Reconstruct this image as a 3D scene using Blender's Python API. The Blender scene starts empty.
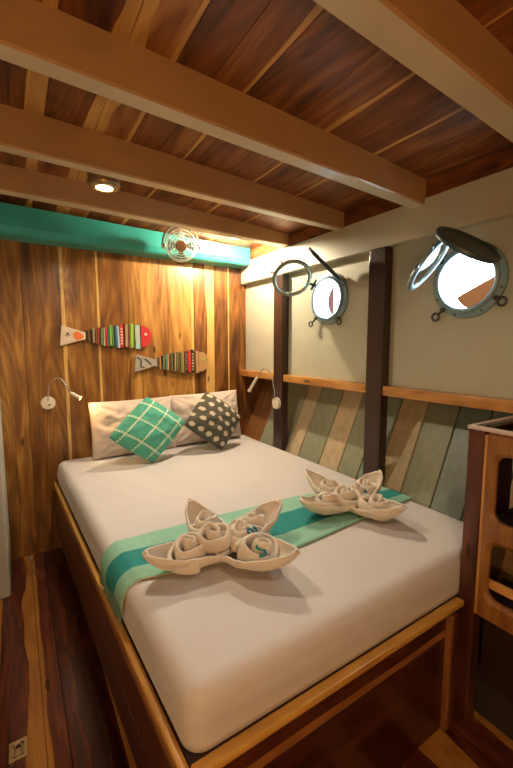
import bpy, bmesh, math, random
from mathutils import Vector, Matrix, noise
random.seed(7)
C = bpy.context.scene.collection
V = Vector
PI = math.pi

# ------------------------------------------------------------------ materials
def newmat(name):
    m = bpy.data.materials.new(name); m.use_nodes = True
    nt = m.node_tree; b = nt.nodes['Principled BSDF']
    return m, nt, b
def nd(nt, typ, **kw):
    n = nt.nodes.new(typ)
    for k, v in kw.items():
        if k.startswith('i_'):
            key = k[2:]
            key = int(key) if key.isdigit() else key.replace('_', ' ')
            s = n.inputs[key]
            if hasattr(v, 'is_linked') or isinstance(v, bpy.types.NodeSocket): nt.links.new(v, s)
            else: s.default_value = v
        else: setattr(n, k, v)
    return n
def mth(nt, op, a, b=0.0, c=0.0, clamp=False):
    n = nt.nodes.new('ShaderNodeMath'); n.operation = op; n.use_clamp = clamp
    for i, v in enumerate((a, b, c)):
        if isinstance(v, bpy.types.NodeSocket): nt.links.new(v, n.inputs[i])
        else: n.inputs[i].default_value = v
    return n.outputs[0]
def mixc(nt, f, a, b):
    n = nt.nodes.new('ShaderNodeMix'); n.data_type = 'RGBA'
    for i, v in ((0, f), (6, a), (7, b)):
        if isinstance(v, bpy.types.NodeSocket): nt.links.new(v, n.inputs[i])
        else: n.inputs[i].default_value = v if i == 0 else (*v, 1)
    return n.outputs[2]
def comb(nt, x, y, z):
    n = nt.nodes.new('ShaderNodeCombineXYZ')
    for i, v in enumerate((x, y, z)):
        if isinstance(v, bpy.types.NodeSocket): nt.links.new(v, n.inputs[i])
        else: n.inputs[i].default_value = v
    return n.outputs[0]
def tex_noise(nt, vec, scale=5, detail=3, rough=.5, dist=0.0):
    n = nd(nt, 'ShaderNodeTexNoise', i_Scale=scale, i_Detail=detail, i_Roughness=rough, i_Distortion=dist)
    nt.links.new(vec, n.inputs['Vector']); return n.outputs['Fac']
def sstep(nt, v, a, b):
    n = nt.nodes.new('ShaderNodeMapRange'); n.interpolation_type = 'SMOOTHSTEP'
    nt.links.new(v, n.inputs[0]); n.inputs[1].default_value = a; n.inputs[2].default_value = b
    return n.outputs[0]
def bump(nt, b, h, strength=.2, dist=.002):
    n = nd(nt, 'ShaderNodeBump', i_Strength=strength, i_Distance=dist); nt.links.new(h, n.inputs['Height'])
    nt.links.new(n.outputs[0], b.inputs['Normal'])

def teak(name, dark, mid, light, sap, rough=.4, coat=.0, wob=.12):
    """planks carry UVs: wood=(across, along), edge=(width-across, seed); colour attribute plank=(tone, sapL, sapR)"""
    m, nt, b = newmat(name)
    uv = nd(nt, 'ShaderNodeUVMap', uv_map='wood'); uv2 = nd(nt, 'ShaderNodeUVMap', uv_map='edge')
    at = nd(nt, 'ShaderNodeAttribute', attribute_name='plank')
    s1 = nd(nt, 'ShaderNodeSeparateXYZ'); nt.links.new(uv.outputs[0], s1.inputs[0])
    s2 = nd(nt, 'ShaderNodeSeparateXYZ'); nt.links.new(uv2.outputs[0], s2.inputs[0])
    s3 = nd(nt, 'ShaderNodeSeparateXYZ'); nt.links.new(at.outputs['Vector'], s3.inputs[0])
    u, l = s1.outputs[0], s1.outputs[1]; ur, sd = s2.outputs[0], s2.outputs[1]
    tone, sl, sr = s3.outputs[0], s3.outputs[1], s3.outputs[2]
    lowv = comb(nt, mth(nt, 'MULTIPLY', u, 1.5), mth(nt, 'MULTIPLY', l, 2.2), sd)
    w1 = mth(nt, 'MULTIPLY', mth(nt, 'SUBTRACT', tex_noise(nt, lowv, 1.0, 2.5, .45), .5), wob)
    low2 = comb(nt, mth(nt, 'MULTIPLY', u, 1.5), mth(nt, 'MULTIPLY', l, 2.2), mth(nt, 'ADD', sd, 7.3))
    w2 = mth(nt, 'MULTIPLY', mth(nt, 'SUBTRACT', tex_noise(nt, low2, 1.0, 2.5, .45), .5), wob)
    dl = mth(nt, 'SUBTRACT', mth(nt, 'ADD', sl, mth(nt, 'MULTIPLY', w1, mth(nt, 'MULTIPLY', sl, 12, clamp=True))), u)
    dr = mth(nt, 'SUBTRACT', mth(nt, 'ADD', sr, mth(nt, 'MULTIPLY', w2, mth(nt, 'MULTIPLY', sr, 12, clamp=True))), ur)
    mask = mth(nt, 'MAXIMUM', sstep(nt, dl, 0, .004), sstep(nt, dr, 0, .004))
    # growth rings: contour lines of a stretched noise field
    rv = comb(nt, mth(nt, 'MULTIPLY', u, 5.0), mth(nt, 'MULTIPLY', l, .75), sd)
    rn = tex_noise(nt, rv, 1.0, 1.5, .4, .4)
    ring = mth(nt, 'SINE', mth(nt, 'MULTIPLY', rn, 85.0))
    gv = comb(nt, mth(nt, 'MULTIPLY', u, 160), mth(nt, 'MULTIPLY', l, 4.0), sd)
    fine = tex_noise(nt, gv, 1.0, 3, .6)
    bl = comb(nt, mth(nt, 'MULTIPLY', u, 16), mth(nt, 'MULTIPLY', l, 2.4), sd)
    blotch = tex_noise(nt, bl, 1.0, 3, .55, .6)
    t = mth(nt, 'ADD', mth(nt, 'MULTIPLY', mth(nt, 'SUBTRACT', blotch, .5), 1.35), tone)
    t = mth(nt, 'ADD', t, mth(nt, 'MULTIPLY', ring, .09))
    t = mth(nt, 'ADD', t, mth(nt, 'MULTIPLY', mth(nt, 'SUBTRACT', fine, .5), .5), clamp=True)
    lo = mixc(nt, mth(nt, 'MULTIPLY', t, 2, clamp=True), dark, mid)
    heart = mixc(nt, mth(nt, 'SUBTRACT', mth(nt, 'MULTIPLY', t, 2), 1, clamp=True), lo, light)
    sapc = mixc(nt, mth(nt, 'ADD', mth(nt, 'MULTIPLY', fine, .5), mth(nt, 'MULTIPLY', ring, .12), clamp=True), sap, mid)
    col = mixc(nt, mask, heart, sapc)
    vo = nd(nt, 'ShaderNodeTexVoronoi', i_Scale=1.0); nt.links.new(comb(nt, mth(nt, 'MULTIPLY', u, 8.5), mth(nt, 'MULTIPLY', l, 2.6), sd), vo.inputs['Vector'])
    knot = sstep(nt, vo.outputs['Distance'], .11, .04)
    col = mixc(nt, mth(nt, 'MULTIPLY', knot, .85), col, tuple(c * .35 for c in dark))
    nt.links.new(col, b.inputs['Base Color'])
    b.inputs['Roughness'].default_value = rough
    b.inputs['Coat Weight'].default_value = coat; b.inputs['Coat Roughness'].default_value = .15
    bump(nt, b, fine, .12, .001)
    return m
def paint(name, col, rough=.45, var=.12, scale=6, metallic=0.0, bstr=.05, stretch=(1, 1, 1)):
    m, nt, b = newmat(name)
    tc = nd(nt, 'ShaderNodeTexCoord'); mp = nd(nt, 'ShaderNodeMapping'); mp.inputs['Scale'].default_value = stretch
    nt.links.new(tc.outputs['Object'], mp.inputs[0])
    n = tex_noise(nt, mp.outputs[0], scale, 4, .6)
    c2 = tuple(max(0, c * (1 - var * 2)) for c in col); c1 = tuple(min(1, c * (1 + var)) for c in col)
    nt.links.new(mixc(nt, n, c2, c1), b.inputs['Base Color'])
    b.inputs['Roughness'].default_value = rough; b.inputs['Metallic'].default_value = metallic
    if bstr: bump(nt, b, tex_noise(nt, mp.outputs[0], scale * 8, 3), bstr, .002)
    return m
def fabric(name, col, var=.06, weave=700, rough=.9, bs=.15):
    m, nt, b = newmat(name)
    tc = nd(nt, 'ShaderNodeTexCoord')
    n = tex_noise(nt, tc.outputs['Object'], 9, 4, .6)
    nt.links.new(mixc(nt, n, tuple(c * (1 - var * 2) for c in col), tuple(min(1, c * (1 + var)) for c in col)), b.inputs['Base Color'])
    b.inputs['Roughness'].default_value = rough; b.inputs['Sheen Weight'].default_value = .15
    bump(nt, b, tex_noise(nt, tc.outputs['Object'], weave, 1), bs, .001)
    return m
def emit(name, col, st):
    m, nt, b = newmat(name)
    b.inputs['Emission Color'].default_value = (*col, 1); b.inputs['Emission Strength'].default_value = st
    b.inputs['Base Color'].default_value = (*col, 1)
    return m

M = {}
M['wall_wood'] = teak('teak_wall', (.055, .015, .004), (.225, .092, .016), (.50, .27, .065), (.70, .45, .15), .38, .15, wob=.05)
M['ceil_wood'] = teak('teak_ceiling', (.055, .012, .004), (.22, .068, .014), (.46, .195, .045), (.66, .37, .10), .42, .05, wob=.2)
M['floor_wood'] = teak('teak_floor', (.028, .005, .004), (.12, .026, .012), (.25, .085, .022), (.44, .20, .04), .22, .4, wob=.2)
M['bed_wood'] = teak('teak_bed', (.022, .005, .004), (.075, .017, .008), (.15, .042, .014), (.36, .15, .04), .3, .25, wob=.08)
M['rim_wood'] = teak('teak_rim', (.25, .10, .015), (.55, .29, .055), (.70, .43, .11), (.7, .45, .1), .28, .3)
M['cab_wood'] = teak('teak_cabinet', (.08, .025, .008), (.21, .085, .02), (.36, .17, .04), (.55, .3, .08), .3, .3)
M['cab_dark'] = teak('teak_dark_post', (.03, .009, .005), (.085, .025, .011), (.16, .05, .02), (.25, .1, .03), .3, .3)
M['trim_wood'] = teak('pine_trim', (.20, .07, .015), (.42, .19, .045), (.58, .31, .09), (.66, .4, .14), .35, .25)
M['beam_face'] = paint('beam_face_warm_light_tint', (.46, .27, .12), .28, .12, 4, stretch=(1, 4, 4))  # same paint as the underside; warm light on the faces is coloured in
M['beam_under'] = paint('cream_painted_beam_underside', (.58, .49, .34), .28, .08, 5)
M['header'] = paint('beige_painted_timber', (.47, .46, .37), .45, .08, 4)
M['plaster'] = paint('cream_painted_ply', (.43, .44, .35), .5, .07, 5)
M['greywall'] = paint('grey_painted_wall', (.45, .45, .40), .6, .08, 4)
M['teal'] = paint('teal_gloss_paint', (.035, .33, .29), .3, .1, 5, stretch=(1, 3, 3))
M['post'] = paint('dark_stained_post', (.045, .017, .012), .35, .35, 3, stretch=(6, 6, .6), bstr=.15)
M['gap'] = paint('dark_seam', (.02, .01, .006), .8, .1)
M['sheet'] = fabric('white_cotton_sheet', (.60, .59, .61), .03, 500)
M['pillow'] = fabric('pale_grey_pillowcase', (.58, .50, .45), .05, 600)
M['towel'] = fabric('cream_towel', (.72, .66, .58), .05, 420, bs=.5)
M['embroid'] = fabric('teal_embroidery', (.02, .22, .27), .1, 900)
M['fringe'] = fabric('runner_fringe', (.12, .26, .20), .25, 900)
M['fringe_cord'] = fabric('runner_hem', (.55, .55, .40), .1, 900)
M['chrome'] = paint('chrome', (.75, .75, .74), .18, .03, metallic=1, bstr=0)
M['fanwire'] = paint('pale_enamel_wire', (.93, .97, .95), .25, .02, metallic=0, bstr=0)
M['fanblade'] = paint('fan_blade', (.16, .30, .27), .35, .05, bstr=0)
M['fanhub'] = paint('fan_hub', (.42, .24, .13), .35, .05, bstr=0)
M['gunmetal'] = paint('blue_grey_cast_metal', (.24, .36, .40), .38, .15, 12, metallic=.3, bstr=.2)
M['darkmetal'] = paint('dark_bronze', (.09, .085, .075), .4, .2, 12, metallic=.6, bstr=.1)
M['lid'] = paint('dark_blue_grey_cast_lid', (.05, .085, .095), .4, .2, 12, metallic=.3, bstr=.2)
M['bronze'] = paint('aged_bronze_ring', (.24, .25, .18), .38, .2, 12, metallic=.5, bstr=.1)
M['brass'] = paint('brass', (.62, .48, .26), .35, .15, 20, metallic=.8, bstr=.1)
M['whiteplastic'] = paint('white_enamel', (.72, .66, .55), .35, .03, bstr=0)
M['puck'] = paint('bronze_lamp_body', (.30, .21, .10), .35, .1, metallic=.5, bstr=0)
M['lens'] = emit('lit_lens', (1, .78, .42), 9)
M['ledtip'] = emit('lit_reading_lamp_tip', (1, .55, .16), 14)
M['edge'] = paint('pale_cabinet_edging', (.55, .47, .42), .3, .05, bstr=0)
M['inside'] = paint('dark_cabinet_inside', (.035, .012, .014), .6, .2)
M['ext_orange'] = paint('varnished_outside_timber', (.056, .019, .0068), .5, .1, 3)
M['ext_red'] = paint('red_outside_post', (.026, .010, .008), .5, .1, 3)
m, nt, b = newmat('porthole_glass'); M['glass'] = m
for q in ('ext_orange', 'ext_red'): M[q].node_tree.nodes['Principled BSDF'].inputs['Specular IOR Level'].default_value = 0
b.inputs['Base Color'].default_value = (.93, .97, .93, 1); b.inputs['Transmission Weight'].default_value = 1
b.inputs['Roughness'].default_value = .02; b.inputs['IOR'].default_value = 1.45

def cushion_mat(kind):
    m, nt, b = newmat(kind)
    uv = nd(nt, 'ShaderNodeUVMap', uv_map='UVMap')
    s = nd(nt, 'ShaderNodeSeparateXYZ'); nt.links.new(uv.outputs[0], s.inputs[0]); u, v = s.outputs[0], s.outputs[1]
    tc = nd(nt, 'ShaderNodeTexCoord')
    if kind == 'green_lattice':
        def line(a, c, n, off):
            f = mth(nt, 'FRACT', mth(nt, 'ADD', mth(nt, 'MULTIPLY', a, n), off))
            d = mth(nt, 'ABSOLUTE', mth(nt, 'SUBTRACT', f, .5))
            ln = mth(nt, 'MULTIPLY', sstep(nt, d, .062, .042), 1)
            da = mth(nt, 'ABSOLUTE', mth(nt, 'SUBTRACT', mth(nt, 'FRACT', mth(nt, 'MULTIPLY', c, 24)), .5))
            return mth(nt, 'MULTIPLY', ln, sstep(nt, da, .4, .3))
        mk = mth(nt, 'MAXIMUM', line(u, v, 3, 0), line(v, u, 3, 0))
        base = mixc(nt, tex_noise(nt, tc.outputs['Object'], 30, 3), (.04, .29, .20), (.11, .47, .35))
        nt.links.new(mixc(nt, mk, base, (.62, .74, .55)), b.inputs['Base Color'])
    else:
        row = mth(nt, 'FLOOR', mth(nt, 'MULTIPLY', v, 5))
        off = mth(nt, 'MULTIPLY', mth(nt, 'MODULO', row, 2), .5)
        fu = mth(nt, 'SUBTRACT', mth(nt, 'FRACT', mth(nt, 'ADD', mth(nt, 'MULTIPLY', u, 5), off)), .5)
        fv = mth(nt, 'SUBTRACT', mth(nt, 'FRACT', mth(nt, 'MULTIPLY', v, 5)), .5)
        r = mth(nt, 'SQRT', mth(nt, 'ADD', mth(nt, 'MULTIPLY', mth(nt, 'MULTIPLY', fu, fu), 1.1), mth(nt, 'MULTIPLY', mth(nt, 'MULTIPLY', fv, fv), 1.9)))
        r = mth(nt, 'ADD', r, mth(nt, 'MULTIPLY', mth(nt, 'SUBTRACT', tex_noise(nt, uv.outputs[0], 30, 2), .5), .3))
        mk = sstep(nt, r, .35, .29)
        base = mixc(nt, tex_noise(nt, tc.outputs['Object'], 30, 3), (.055, .055, .04), (.11, .11, .08))
        nt.links.new(mixc(nt, mk, base, (.60, .54, .42)), b.inputs['Base Color'])
    b.inputs['Roughness'].default_value = .9
    bump(nt, b, tex_noise(nt, tc.outputs['Object'], 400, 2), .2, .001)
    return m
M['cush_green'] = cushion_mat('green_lattice'); M['cush_grey'] = cushion_mat('grey_spotted')
def runner_mat():
    m, nt, b = newmat('teal_woven_runner')
    uv = nd(nt, 'ShaderNodeUVMap', uv_map='UVMap')
    s = nd(nt, 'ShaderNodeSeparateXYZ'); nt.links.new(uv.outputs[0], s.inputs[0])
    v = mth(nt, 'ADD', s.outputs[1], 0)
    mk = mth(nt, 'MULTIPLY', sstep(nt, v, .325, .335), sstep(nt, v, .725, .715))
    th = mth(nt, 'MULTIPLY', mth(nt, 'SINE', mth(nt, 'MULTIPLY', v, 700)), .5)
    tc = nd(nt, 'ShaderNodeTexCoord')
    light = mixc(nt, tex_noise(nt, tc.outputs['Object'], 90, 3), (.18, .46, .36), (.34, .62, .50))
    dk = mixc(nt, tex_noise(nt, tc.outputs['Object'], 60, 3), (.010, .21, .22), (.02, .30, .31))
    nt.links.new(mixc(nt, mk, light, dk), b.inputs['Base Color']); b.inputs['Roughness'].default_value = .9
    bump(nt, b, th, .15, .001)
    return m
M['runner'] = runner_mat()
def board_mat(name, col):
    m, nt, b = newmat(name)
    tc = nd(nt, 'ShaderNodeTexCoord'); mp = nd(nt, 'ShaderNodeMapping'); mp.inputs['Scale'].default_value = (30, 30, 1.5)
    nt.links.new(tc.outputs['Object'], mp.inputs[0])
    g = tex_noise(nt, mp.outputs[0], 1.2, 4, .65); blt = tex_noise(nt, tc.outputs['Object'], 12, 4, .6)
    c = mixc(nt, g, tuple(x * .62 for x in col), tuple(min(1, x * 1.25) for x in col))
    c = mixc(nt, mth(nt, 'MULTIPLY', sstep(nt, blt, .58, .72), .35), c, (.22, .14, .06))
    nt.links.new(c, b.inputs['Base Color']); b.inputs['Roughness'].default_value = .4
    bump(nt, b, g, .15, .001)
    return m
M['b_green'] = board_mat('grey_green_board', (.25, .27, .19)); M['b_pale'] = board_mat('bleached_board', (.46, .38, .25))
M['b_teal'] = board_mat('worn_teal_board', (.20, .26, .22)); M['b_brown'] = board_mat('brown_board', (.20, .085, .028))
M['b_tan'] = board_mat('tan_board', (.36, .24, .11))

# ------------------------------------------------------------------ mesh helpers
def obj(name, bm, mat, parent=None, smooth=False, recalc=True):
    if recalc: bmesh.ops.recalc_face_normals(bm, faces=bm.faces[:])
    me = bpy.data.meshes.new(name); bm.to_mesh(me); bm.free()
    mats = mat if isinstance(mat, (list, tuple)) else [mat]
    for q in mats: me.materials.append(q)
    if smooth:
        for p in me.polygons: p.use_smooth = True
    o = bpy.data.objects.new(name, me); C.objects.link(o)
    if parent:
        o.parent = parent
        o.matrix_parent_inverse = Matrix.Identity(4)
        if parent.get('_w'):   # geometry is written in world space; keep it there
            o.matrix_parent_inverse = W[parent.name].inverted()
    return o
W = {}
def thing(name, label, cat, loc=(0, 0, 0), group=None, rot=(0, 0, 0), world=True):
    o = bpy.data.objects.new(name, None); C.objects.link(o); o.location = loc; o.rotation_euler = rot
    o.empty_display_size = .05
    o['label'] = label; o['category'] = cat
    if group: o['group'] = group
    from mathutils import Euler
    if world:
        W[o.name] = Matrix.Translation(V(loc)) @ Euler(rot).to_matrix().to_4x4(); o['_w'] = 1
    return o
def tag(o, label, cat, group=None):
    o['label'] = label; o['category'] = cat
    if group: o['group'] = group
    return o
def struct(o): o['kind'] = 'structure'; return o
def box(bm, a, b, bev=0.0, mi=0):
    n = len(bm.verts)
    a, b = V(a), V(b)
    vs = [bm.verts.new((x, y, z)) for x in (a.x, b.x) for y in (a.y, b.y) for z in (a.z, b.z)]
    fs = [bm.faces.new([vs[i] for i in f]) for f in ((0, 1, 3, 2), (4, 6, 7, 5), (0, 4, 5, 1), (2, 3, 7, 6), (0, 2, 6, 4), (1, 5, 7, 3))]
    bmesh.ops.recalc_face_normals(bm, faces=fs)
    for f in fs: f.material_index = mi
    if bev > 0:
        es = list({e for f in fs for e in f.edges})
        bmesh.ops.bevel(bm, geom=es, offset=bev, segments=2, profile=.6, affect='EDGES')
    return fs
def frame_from(d):
    d = V(d).normalized(); up = V((0, 0, 1)) if abs(d.z) < .9 else V((1, 0, 0))
    u = d.cross(up).normalized(); return u, d.cross(u).normalized()
def tube(bm, pts, r, seg=8, closed=False, caps=True):
    pts = [V(p) for p in pts]; n = len(pts); rs = r if isinstance(r, (list, tuple)) else [r] * n
    rings = []; pu = None
    for i, p in enumerate(pts):
        if closed: d = pts[(i + 1) % n] - pts[i - 1]
        else: d = pts[min(i + 1, n - 1)] - pts[max(i - 1, 0)]
        d.normalize()
        if pu is None: u, v = frame_from(d)
        else:
            u = (pu - d * pu.dot(d)).normalized(); v = d.cross(u).normalized()
        pu = u
        rings.append([bm.verts.new(p + (u * math.cos(2 * PI * k / seg) + v * math.sin(2 * PI * k / seg)) * rs[i]) for k in range(seg)])
    for i in range(n if closed else n - 1):
        a, b = rings[i], rings[(i + 1) % n]
        for k in range(seg): bm.faces.new((a[k], a[(k + 1) % seg], b[(k + 1) % seg], b[k]))
    if not closed and caps:
        bm.faces.new(rings[0][::-1]); bm.faces.new(rings[-1])
def spline(pts, n=8):
    pts = [V(p) for p in pts]; out = []
    P = [pts[0]] + pts + [pts[-1]]
    for i in range(1, len(P) - 2):
        for k in range(n):
            t = k / n; a, b, c, d = P[i - 1], P[i], P[i + 1], P[i + 2]
            out.append(.5 * ((2 * b) + (c - a) * t + (2 * a - 5 * b + 4 * c - d) * t * t + (3 * b - a - 3 * c + d) * t ** 3))
    out.append(pts[-1]); return out
def circle_pts(c, u, v, r, n=32): return [V(c) + V(u) * r * math.cos(2 * PI * k / n) + V(v) * r * math.sin(2 * PI * k / n) for k in range(n)]
def lathe(bm, c, axis, prof, n=32, cap=True):
    """prof: list of (radius, height along axis)"""
    u, v = frame_from(axis); a = V(axis).normalized(); c = V(c); rings = []
    for r, h in prof:
        if r < 1e-6: rings.append([bm.verts.new(c + a * h)])
        else: rings.append([bm.verts.new(c + a * h + (u * math.cos(2 * PI * k / n) + v * math.sin(2 * PI * k / n)) * r) for k in range(n)])
    for A, B in zip(rings, rings[1:]):
        for k in range(n):
            k2 = (k + 1) % n
            if len(A) == 1 and len(B) == 1: continue
            if len(A) == 1: bm.faces.new((A[0], B[k2], B[k]))
            elif len(B) == 1: bm.faces.new((A[k], A[k2], B[0]))
            else: bm.faces.new((A[k], A[k2], B[k2], B[k]))
def annulus(bm, c, axis, prof, n=40):
    """closed profile ring"""
    u, v = frame_from(axis); a = V(axis).normalized(); c = V(c)
    rings = [[bm.verts.new(c + a * h + (u * math.cos(2 * PI * k / n) + v * math.sin(2 * PI * k / n)) * r) for k in range(n)] for r, h in prof]
    m = len(rings)
    for i in range(m):
        A, B = rings[i], rings[(i + 1) % m]
        for k in range(n):
            k2 = (k + 1) % n; bm.faces.new((A[k], A[k2], B[k2], B[k]))

def planks(bm, pl, L0, L1, O, U, Lv, N, th=.015, gap=.0015, bev=.0012, seg=1, curve=None):
    """pl rows: (u0,u1,tone,sapL,sapR). O origin, U across, Lv along, N outward normal (thickness goes behind)"""
    O, U, Lv, N = V(O), V(U), V(Lv), V(N)
    uvl = bm.loops.layers.uv.get('wood') or bm.loops.layers.uv.new('wood')
    uve = bm.loops.layers.uv.get('edge') or bm.loops.layers.uv.new('edge')
    cl = bm.loops.layers.float_color.get('plank') or bm.loops.layers.float_color.new('plank')
    for (u0, u1, tone, sl, sr) in pl:
        sd = random.random() * 60; lo = random.random() * 5
        a, b_ = u0 + gap / 2, u1 - gap / 2
        pr = [(a, -th), (a, -bev), (a + bev, 0), (b_ - bev, 0), (b_, -bev), (b_, -th)]
        rows = []
        for s in range(seg + 1):
            l = L0 + (L1 - L0) * s / seg
            off = curve(l) if curve else V((0, 0, 0))
            rows.append([(bm.verts.new(O + U * u + N * n + Lv * l + off), u, l) for u, n in pr])
        def mk(vs):
            f = bm.faces.new([q[0] for q in vs])
            for lp, q in zip(f.loops, vs):
                lp[uvl].uv = (q[1] - u0, q[2] + lo); lp[uve].uv = (u1 - q[1], sd); lp[cl] = (tone, sl, sr, 1)
        for A, B in zip(rows, rows[1:]):
            for i in range(len(pr)):
                j = (i + 1) % len(pr); mk([A[i], A[j], B[j], B[i]])
        mk(rows[0]); mk(rows[-1][::-1])
def rnd_planks(a, b, wmin, wmax, tmin, tmax, psap=.5, smin=.02, smax=.07):
    out = []; x = a
    while x < b:
        w = random.uniform(wmin, wmax); x2 = x + w
        if b - x2 < wmin * .5: x2 = b
        sl = random.uniform(smin, smax) if random.random() < psap * .6 else 0
        sr = random.uniform(smin, smax) if random.random() < psap else 0
        out.append((x, min(x2, b), random.uniform(tmin, tmax), sl, sr)); x = x2
    return out
def wood_box(bm, a, b, along, tone=.5, sl=0, sr=0, bev=.003):
    """one solid timber with wood UVs"""
    a, b = V(a), V(b)
    uvl = bm.loops.layers.uv.get('wood') or bm.loops.layers.uv.new('wood')
    uve = bm.loops.layers.uv.get('edge') or bm.loops.layers.uv.new('edge')
    cl = bm.loops.layers.float_color.get('plank') or bm.loops.layers.float_color.new('plank')
    before = set(bm.faces)
    box(bm, a, b, bev)
    sd = random.random() * 60
    for f in set(bm.faces) - before:
        n = f.normal; ax = [0, 1, 2]
        dom = max(range(3), key=lambda i: abs(n[i]))
        oth = [i for i in ax if i != along and i != dom]
        ac = oth[0] if oth else ax[0]
        for lp in f.loops:
            c = lp.vert.co; u = c[ac] - a[ac]; w = abs(b[ac] - a[ac])
            lp[uvl].uv = (u + dom * .37 * (0 if dom == along else 1) * 0, c[along]); lp[uve].uv = (w - u, sd + dom); lp[cl] = (tone, sl, sr, 1)

def ceil_z(x): return 1.36 + .80 - .065 * (max(0, x) / 1.6) ** 1.5
CH = 1.36      # eye height above the cabin floor
YB = 2.75
# ------------------------------------------------------------------ shell
bm = bmesh.new()
fl = [(-.95, -.62, .3, 0, .04), (-.62, -.42, .3, 0, 0), (-.42, -.26, .35, .03, 0), (-.26, -.125, .35, 0, .03), (-.125, .016, .32, 0, .045), (.016, .085, .42, .018, 0), (.085, .24, .18, 0, 0)]
fl += rnd_planks(.24, 2.0, .11, .18, .2, .45, .4)
planks(bm, fl, -1.6, 2.8, (0, 0, 0), (1, 0, 0), (0, 1, 0), (0, 0, 1), .03)
struct(obj('floor', bm, M['floor_wood']))

bm = bmesh.new()
bw = [(-.95, -.70, .4, 0, 0), (-.70, -.45, .5, 0, .02), (-.45, -.25, .4, 0, 0), (-.25, -.10, .4, 0, 0), (-.10, .058, .52, 0, 0), (.058, .268, .38, 0, 0), (.268, .482, .50, .024, 0), (.482, .69, .42, .018, 0), (.69, .975, .68, 0, 0),
      (.975, 1.18, .74, 0, .022), (1.18, 1.355, .30, 0, .075), (1.355, 1.49, .26, 0, .016), (1.49, 1.70, .22, 0, 0), (1.70, 2.0, .15, 0, 0)]
planks(bm, bw, 0, 2.2, (0, YB, 0), (1, 0, 0), (0, 0, 1), (0, -1, 0), .03)
wb = struct(obj('wall_back', bm, M['wall_wood']))
bm = bmesh.new(); box(bm, (-1.0, YB + .031, -.03), (2.05, YB + .05, 2.21)); obj('backing_board', bm, M['gap'], wb)

bm = bmesh.new()
cp = [(-.95, -.75, .4, .04, 0), (-.75, -.52, .35, 0, 0), (-.52, -.36, .45, 0, .06), (-.36, -.17, .3, 0, 0), (-.17, -.02, .35, 0, .03), (-.02, .135, .35, 0, .045), (.135, .30, .30, 0, .045), (.30, .43, .70, .045, .02), (.43, .545, .35, 0, 0), (.545, .66, .48, 0, .02),
      (.66, .86, .38, 0, 0), (.86, 1.015, .45, 0, .022), (1.015, 1.14, .42, 0, 0), (1.14, 1.27, .40, 0, .02), (1.27, 1.42, .36, 0, 0), (1.42, 1.585, .45, 0, 0), (1.585, 1.80, .3, 0, 0)]
planks(bm, cp, -1.6, 2.8, (0, 0, 2.125), (1, 0, 0), (0, 1, 0), (0, 0, -1), .03)
for vv in bm.verts: vv.co.z += ceil_z(vv.co.x) - 2.125
struct(obj('ceiling', bm, M['ceil_wood']))

bm = bmesh.new(); box(bm, (-.14, 2.33, 0), (-.088, YB + .02, 2.21), .012)
struct(obj('wall_left', bm, M['greywall'], smooth=False))
bm = bmesh.new(); box(bm, (-1.0, -1.6, 0), (-.95, 2.8, 2.21)); struct(obj('wall_far_left', bm, M['greywall']))
bm = bmesh.new(); box(bm, (-1.0, -1.65, 0), (2.1, -1.6, 2.21)); struct(obj('wall_front', bm, M['greywall']))

# right wall: plaster plane with two round holes, ledge below and leaning hull boards
XW = 1.645
PH = [(1.75, CH + .275), (.905, CH + .268)]      # porthole centres (y, z)
RO = .118
bm = bmesh.new()
def quad(y0, y1, z0, z1, x=XW):
    if y1 - y0 < 1e-4 or z1 - z0 < 1e-4: return
    bm.faces.new([bm.verts.new((x, y, z)) for y, z in ((y0, z0), (y1, z0), (y1, z1), (y0, z1))])
Z0, Z1 = 1.09, 2.21; hs = .2
ys = [-1.6, PH[1][0] - hs, PH[1][0] + hs, PH[0][0] - hs, PH[0][0] + hs, 2.76]
quad(ys[0], ys[1], Z0, Z1); quad(ys[2], ys[3], Z0, Z1); quad(ys[4], ys[5], Z0, Z1)
for cy, cz in PH:
    quad(cy - hs, cy + hs, Z0, cz - hs); quad(cy - hs, cy + hs, cz + hs, Z1)
    n = 64; out = []; inn = []; dep = []
    for k in range(n):
        t = 2 * PI * k / n + PI / 4; c, s = math.cos(t), math.sin(t); q = max(abs(c), abs(s))
        out.append(bm.verts.new((XW, cy + hs * c / q, cz + hs * s / q))); inn.append(bm.verts.new((XW, cy + RO * c, cz + RO * s)))
        dep.append(bm.verts.new((XW + .02, cy + RO * c, cz + RO * s)))
    for k in range(n):
        j = (k + 1) % n; bm.faces.new((out[k], out[j], inn[j], inn[k])); bm.faces.new((inn[k], inn[j], dep[j], dep[k]))
wr = struct(obj('wall_right', bm, M['plaster'], recalc=False))
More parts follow.
